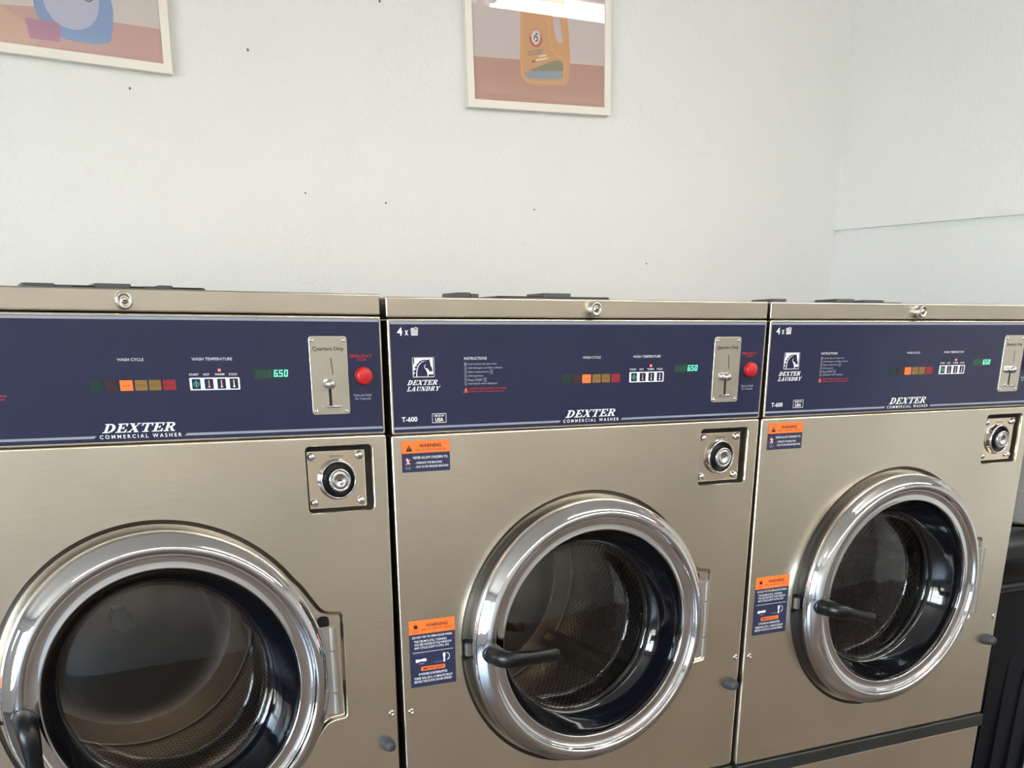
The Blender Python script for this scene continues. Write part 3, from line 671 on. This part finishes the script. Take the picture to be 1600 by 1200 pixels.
    prof = [(.2400, -.0180), (.2470, -.0190), (.2486, -.0215), (.2488, -.0280), (.2478, -.0335), (.2452, -.0375), (.2415, -.0408), (.2392, -.0428), (.2362, -.0462), (.2315, -.0498), (.2268, -.0520), (.2232, -.0524), (.2212, -.0512), (.2196, -.0490), (.2184, -.0462), (.2172, -.0448), (.2160, -.0452), (.2148, -.0450), (.2136, -.0436), (.2120, -.0426), (.2080, -.0419), (.2030, -.0418), (.1990, -.0424), (.1970, -.0429), (.1959, -.0427), (.1950, -.0413), (.1942, -.0360), (.1940, -.0220), (.2000, -.0180)]
    lathe_s(mb, prof, CU, CZ, M_CHROME, 160)
    door = part(mb, 'door', root)
    mb = MB(); lathe_s(mb, [(.1945, -.0300), (.1935, -.0250), (.1890, -.0150), (.1830, -.0010), (.1765, .0110), (.1700, .0210), (.1655, .0265), (.1630, .0270)], CU, CZ, mat('glossy_black_seal', (9, 10, 16), .07, coat=.4), 128)
    part(mb, 'door_seal', door, 'glossy black seal around the glass')
    mb = MB()
    gp = [(.1645, .0240), (.1640, .0300), (.1615, .0345), (.1575, .0360), (.1520, .0350), (.1400, .0315), (.1150, .0255), (.0800, .0200), (.0400, .0170), (0, .0160)]
    lathe_s(mb, gp, CU, CZ, M_DGLASS, 128)
    part(mb, 'door_glass', door)
    # hinge
    mb = MB(); hx, hy = .6287, -.030
    for z0_, z1_ in ((-.6468, -.6095), (-.6085, -.5375), (-.5365, -.4965)):
        n = 20
        Ls = [[(hx + r * cos(2 * pi * k / n), hy + r * sin(2 * pi * k / n), z) for k in range(n)] for r, z in ((.0055, z0_), (.0068, z0_ + .001), (.0068, z1_ - .001), (.0055, z1_))]
        strips(mb, Ls[:2], M_HINGE, True); strips(mb, Ls[1:3], M_HINGE, True); strips(mb, Ls[2:], M_HINGE, True); mb.add(Ls[0], [tuple(range(n))[::-1]], M_HINGE); mb.add(Ls[-1], [tuple(range(n))], M_HINGE)
    box(mb, .6255, .6320, -.030, .0055, -.6090, -.5380, M_HINGE)
    box(mb, .6050, .6280, -.034, -.027, -.6460, -.4975, M_HINGE)
    hg = part(mb, 'door_hinge', root)
    mb = MB(); fill(mb, [rrect(.6170, .6370, -.5300, -.4880, .007, 6)], .0057, M_SLOT); part(mb, 'hinge_slot', fp, 'black slot behind the hinge')
    # handle, its origin on the hub
    mb = MB()
    path = [(0, -.036, 0), (0, -.055, 0), (0, -.074, 0), (.003, -.086, 0), (.012, -.094, 0), (.028, -.0965, 0), (.047, -.0950, 0), (.069, -.0925, 0), (.090, -.0900, 0), (.103, -.0885, 0), (.110, -.0880, 0), (.1125, -.0878, 0)]
    secs = [(.0175, .0175), (.0168, .0165), (.0168, .0165), (.0164, .0160), (.0158, .0140), (.0146, .0110), (.0126, .0092), (.0120, .0088), (.0132, .0088), (.0136, .0086), (.0124, .0078), (.0075, .0048)]
    sweep(mb, path, secs, M_PLASTIC, 24)
    lathe_s(mb, [(.0185, -.036), (.0185, -.050), (.0178, -.052), (.0165, -.052)], 0, 0, mat('handle_collar', (70, 72, 80), .25, .8), 32)
    hd = mb.build('door_handle', door); hd.location = (.1515, 0, -.5745 + H)
    # soap dispenser cover on the lid
    mb = MB(); rbox(mb, .292, .535, .20, .42, 0, .0108, M_STRIP, .01, .003); dc = part(mb, 'dispenser_cover', lid)
    return root

W0 = make_washer()
def kids(o): return [c for c in bpy.data.objects if c.parent == o]
def copy_tree(o, parent=None):
    ch = kids(o); c = o.copy(); COL.objects.link(c); c.parent = parent
    for q in ch: copy_tree(q, c)
    return c
PLACE = [  # dx, dy, dz, yaw, tilt, roll, pitch index
    (-.00039, -.00815, .00819, .00826, .00200, .00688, -1),
    (0, 0, 0, 0, 0, 0, 0),
    (-.00270, -.00007, .00003, -.01039, -.01175, -.00092, 1)]
ANG = [radians(89), radians(2.5), radians(16)]
DR = [radians(-5), radians(-38), radians(5)]
CAPS = [[(.264, .310, .0125), (.310, .336, .0105), (.366, .420, .0140), (.437, .460, .0112), (.460, .483, .0130)], [(.213, .240, .0155), (.240, .256, .0135), (.388, .447, .0165)], [(.166, .205, .0150), (.339, .391, .0165), (.417, .476, .0150)]]
LAB = ['stainless steel front-loading coin washer on the left, door lever hanging down',
       'stainless steel front-loading coin washer in the middle, standing between the two other washers',
       'stainless steel front-loading coin washer on the right, next to the black bin']
roots = [W0, copy_tree(W0), copy_tree(W0)]
for k, root in enumerate(roots):
    dx, dy, dz, ya, ti, ro, pi_ = PLACE[k]
    Rm = rot(ya, ti, ro); t = Vector((dx + pi_ * .76, dy, dz + ZT)) + Rm @ Vector((0, 0, -H))
    root.matrix_world = Matrix.Translation(t) @ Rm.to_4x4()
    tag(root, LAB[k], 'washing machine', 'coin washers in a row')
    for c in kids(root):
        if c.name.startswith('door') and c.type == 'MESH' and not c.name.startswith(('door_gasket', 'door_hinge')):
            for q in kids(c):
                if q.name.startswith('door_handle'): q.rotation_euler = (0, ANG[k], 0)
        if c.name.startswith('drum'):
            # turn the drum about its own axis
            P = Vector((CU, 0, CZ + H)); c.matrix_basis = Matrix.Translation(P) @ Matrix.Rotation(-DR[k], 4, 'Y') @ Matrix.Translation(-P)
        if c.name.startswith('lid'):
            for a, b_, h_ in CAPS[k]:
                mb = MB(); rbox(mb, a, b_, .20, .27, 0.0, h_, mat('dark_cap', (62, 64, 72), .4), .004, .0015); mb.build('dispenser_cap', c, T0)

# ================================================================== PICTURES
def picture(corners, inner, thick, fw, label, paint):
    "corners: bottom right, width, height, tilt; everything in the plane of the wall"
    (bx, bz), wd, ht, tilt = corners
    t = empty('picture_frame', loc=(bx, YB, bz + ZT)); t.rotation_euler = (0, -tilt, 0)
    ct, st = cos(-tilt), sin(-tilt)
    def loc(u, z): a, c = u - bx, z - bz; return (a * ct - c * st, a * st + c * ct)
    mb = MB(); mf = mat('white_frame', (232, 226, 218), .35)
    out = [(-wd, 0), (0, 0), (0, ht), (-wd, ht)]; inn = [(-wd + fw, fw), (-fw, fw), (-fw, ht - fw), (-wd + fw, ht - fw)]
    def lp(p, y): return [(a, y, c) for a, c in p]
    strips(mb, [lp(out, 0), lp(out, -thick + .001), lp(offset(out, .001), -thick), lp(offset(inn, -.001), -thick), lp(inn, -thick + .001), lp(inn, -thick + .006)], mf, False)
    mb.build('frame', t)
    mb = MB(); paint(mb, loc, -thick + .0055, inn); mb.build('print', t)
    mb = MB(); mb.add(lp(inn, -thick + .0030), [(0, 1, 2, 3)], M_PGLASS); mb.build('glass_pane', t)
    tag(t, label, 'picture')
    return t
def P_(rgb): return mat('ink_%d_%d_%d' % rgb, rgb, .7)
def clip(pts, inn):
    x0, x1, z0, z1 = inn[0][0], inn[1][0], inn[0][1], inn[2][1]
    for ax, lim, sgn in ((0, x0, 1), (0, x1, -1), (1, z0, 1), (1, z1, -1)):
        out = []
        for i in range(len(pts)):
            a, c = pts[i - 1], pts[i]; ia = (a[ax] - lim) * sgn >= 0; ic = (c[ax] - lim) * sgn >= 0
            if ia != ic:
                k = (lim - a[ax]) / (c[ax] - a[ax]); out.append((a[0] + (c[0] - a[0]) * k, a[1] + (c[1] - a[1]) * k))
            if ic: out.append(c)
        pts = out
        if not pts: return pts
    return pts
def shape(mb, loc, inn, pts, y, rgb, sm=0):
    p = [loc(*q) for q in pts]
    if sm: p = chaikin(p, sm)
    p = clip(p, inn)
    if len(p) > 2: fill(mb, [p if area(p) > 0 else p[::-1]], y, P_(rgb))
def paint_jug(mb, loc, y, inn):
    d = -.00003; k = 0
    def S(pts, rgb, sm=0):
        nonlocal k; shape(mb, loc, inn, pts, y + d * k, rgb, sm); k += 1
    S([(.6, .3), (1.3, .3), (1.3, 1.2), (.6, 1.2)], (204, 192, 192))
    S([(.6, .594), (1.2, .6148), (1.2, .3), (.6, .3)], (186, 146, 134))
    S([(.8646, .7375), (.8627, .6969), (.8617, .6214), (.8607, .5865), (.8654, .5659), (.8776, .5556), (.8909, .5511), (.9235, .5502), (.9914, .5566), (1.005, .5621), (1.0086, .5782), (1.0121, .6), (1.0092, .6494), (1.0024, .6977), (.992, .7450), (.965, .775), (.955, .800), (.905, .800), (.895, .775), (.872, .755)], (206, 158, 116), 2)
    S([(.898, .795), (.962, .795), (.960, .845), (.900, .845)], (226, 226, 224))
    ln = [(.8682, .7312), (.8664, .6632), (.8663, .594), (.8682, .5732), (.8776, .5585), (.9138, .558), (.9873, .5627), (.9931, .5683), (.9943, .6141), (.9708, .6232), (.9572, .636), (.9474, .6574), (.9441, .6958), (.9446, .7396)]
    p = [loc(*q) for q in ln]; line_strip(mb, p, .0026, y + d * k, P_((218, 172, 124))); k += 1
    S([(.9541, .7338), (.9593, .6974), (.9625, .6728), (.9684, .6567), (.9782, .6492), (.9878, .6509), (.9876, .6613), (.9795, .6884), (.973, .7359)], (200, 190, 192), 1)
    S([(.878, .5795), (.8852, .581), (.9556, .6077), (.9749, .613), (.9905, .6052), (.9908, .5888)], (144, 142, 116))
    S([(.872, .5784), (.9918, .5889), (.991, .5781), (.9833, .571), (.889, .563), (.8776, .5691)], (146, 158, 178), 1)
    cx, cz = loc(.9076, .6549); y2 = y + d * k; k += 1
    fill(mb, [circle(cx, cz, .0195, 32, .0205), circle(cx, cz, .0125, 32, .0150)[::-1]], y2, P_((190, 98, 96)))
    fill(mb, [circle(cx, cz, .0125, 32, .0150)], y2 - 1e-5, P_((226, 222, 218)))
    # arm holding a hammer
    line_strip(mb, [(cx - .006, cz - .004), (cx - .003, cz + .004), (cx + .004, cz + .001), (cx + .005, cz - .006), (cx - .002, cz - .008)], [.003, .005, .005, .0045, .004], y2 - 2e-5, P_((104, 104, 108)))
    line_strip(mb, [(cx - .002, cz + .002), (cx + .003, cz + .009)], .0016, y2 - 3e-5, P_((70, 70, 74))); line_strip(mb, [(cx - .0005, cz + .0095), (cx + .0060, cz + .0072)], .0035, y2 - 4e-5, P_((70, 70, 74)))
    for i, ch in enumerate('ARM&HAMMER'):
        a = radians(168 - i * 156 / 9); gx, gz = cx + .0160 * cos(a), cz + .0178 * sin(a); v_, f_ = glyphs(ch, .01); rr = a - pi / 2; sc = .0058
        mx_ = (min(q[0] for q in v_) + max(q[0] for q in v_)) / 2
        V = [(gx + ((q[0] - mx_) * cos(rr) - (q[1] - .35) * sin(rr)) * sc, y2 - 3e-5, gz + ((q[0] - mx_) * sin(rr) + (q[1] - .35) * cos(rr)) * sc) for q in v_]
        mb.add(V, f_, P_((232, 224, 220)))
    y3 = y2 - 6e-5
    for q, c in ((((.8832, .6206), (.9267, .6303)), (158, 142, 134)), (((.8845, .6150), (.9250, .6235)), (158, 142, 134)), (((.9170, .6150), (.9380, .6192)), (236, 220, 204)), (((.9080, .6060), (.9430, .6135)), (236, 220, 204)), (((.8965, .6010), (.9060, .6045)), (110, 90, 78))):
        a, c_ = loc(*q[0]), loc(*q[1]); line_strip(mb, [a, c_], .0036, y3, P_(c))
def paint_blue(mb, loc, y, inn):
    d = -.00003; k = 0
    def S(pts, rgb, sm=0):
        nonlocal k; shape(mb, loc, inn, pts, y + d * k, rgb, sm); k += 1
    S([(-.6, .3), (.1, .3), (.1, 1.3), (-.6, 1.3)], (206, 196, 194))
    S([(-.6, .575), (-.37, .5875), (-.3035, .5915), (-.1429, .5801), (.05, .5740), (.05, .3), (-.6, .3)], (192, 156, 150))
    S([(-.6, .560), (-.3693, .5855), (-.33, .5650), (-.30, .535), (-.34, .500), (-.6, .500)], (200, 166, 150))
    S([(-.297, .70), (-.3032, .6152), (-.302, .5733), (-.2651, .5364), (-.1617, .5345), (-.1491, .5543), (-.1414, .5988), (-.1433, .6202), (-.1477, .6326), (-.16, .70), (-.18, .74), (-.27, .74)], (130, 154, 194), 2)
    S([(-.3249, .5698), (-.2551, .5675), (-.2609, .5324), (-.3205, .5331)], (176, 130, 154))
    S([(-.283, .655), (-.2852, .6172), (-.2837, .6047), (-.2768, .5823), (-.2626, .5667), (-.2423, .558), (-.218, .5572), (-.1946, .5661), (-.1771, .5842), (-.1693, .6066), (-.169, .6302), (-.175, .665), (-.20, .69), (-.25, .69)], (184, 184, 206), 1)
    S([(-.25, .74), (-.20, .74), (-.20, .79), (-.25, .79)], (176, 130, 154))
    a = [loc(*q) for q in ((-.206, .622), (-.1994, .6151), (-.1901, .6118), (-.1822, .6159), (-.180, .624))]; line_strip(mb, a, .003, y + d * k, P_((110, 104, 120)))
picture(((1.1385, .4985), .428, .53, radians(1.6)), None, .020, .0185, 'white framed print of an orange tan detergent jug, hanging above the middle washer', paint_jug)
picture(((-.0288, .4925), .428, .53, radians(-1.6)), None, .020, .0185, 'white framed print of a blue jug with a purple cup, hanging above the left washer', paint_blue)

# ================================================================== BIN
t = empty('trash_bin', loc=(1.765, .31, 0)); hw, hd_ = .185, .20
M_BIN = mat('bin_plastic', (8, 9, 16), .6, spec=.2); M_BINL = mat('bin_lid_plastic', (10, 10, 13), .32, spec=.3)
mb = MB(); zb = ZT - .650
base = rrect(-hw, hw, -hd_, hd_, .03, 6); n = len(base)
L_ = [[(a * s_, c * s_, z) for a, c in base] for s_, z in ((.88, 0.0), (.89, .01), (1.0, zb))]
strips(mb, L_, M_BIN, True); mb.add(L_[0], [tuple(range(n))[::-1]], M_BIN)
for k in range(5):
    x = -hw * .8 + k * hw * .4; x *= .93
    box(mb, x - .003, x + .003, -hd_ * .965 - .002, -hd_ * .9, .10, zb - .06, M_BIN)
body = mb.build('bin_body', t)
mb = MB(); L_ = [[(a, c, z) for a, c in offset(base, d)] for d, z in ((.004, zb - .012), (-.008, zb - .010), (-.010, zb), (-.006, zb + .008), (.006, zb + .010))]
strips(mb, L_, M_BINL, True); mb.build('bin_rim', t)
mb = MB(); L_ = [[(a, c, z) for a, c in offset(base, d)] for d, z in ((.008, zb + .005), (.012, zb + .060), (.004, zb + .064), (.004, zb + .072), (.010, zb + .098), (.030, zb + .117), (.065, zb + .127))]
strips(mb, L_, M_BINL, True); mb.add(L_[-1], [tuple(range(n))], M_BINL); mb.build('bin_lid', t)
tag(t, 'black plastic trash bin with a domed lid between the right washer and the side wall', 'trash bin')
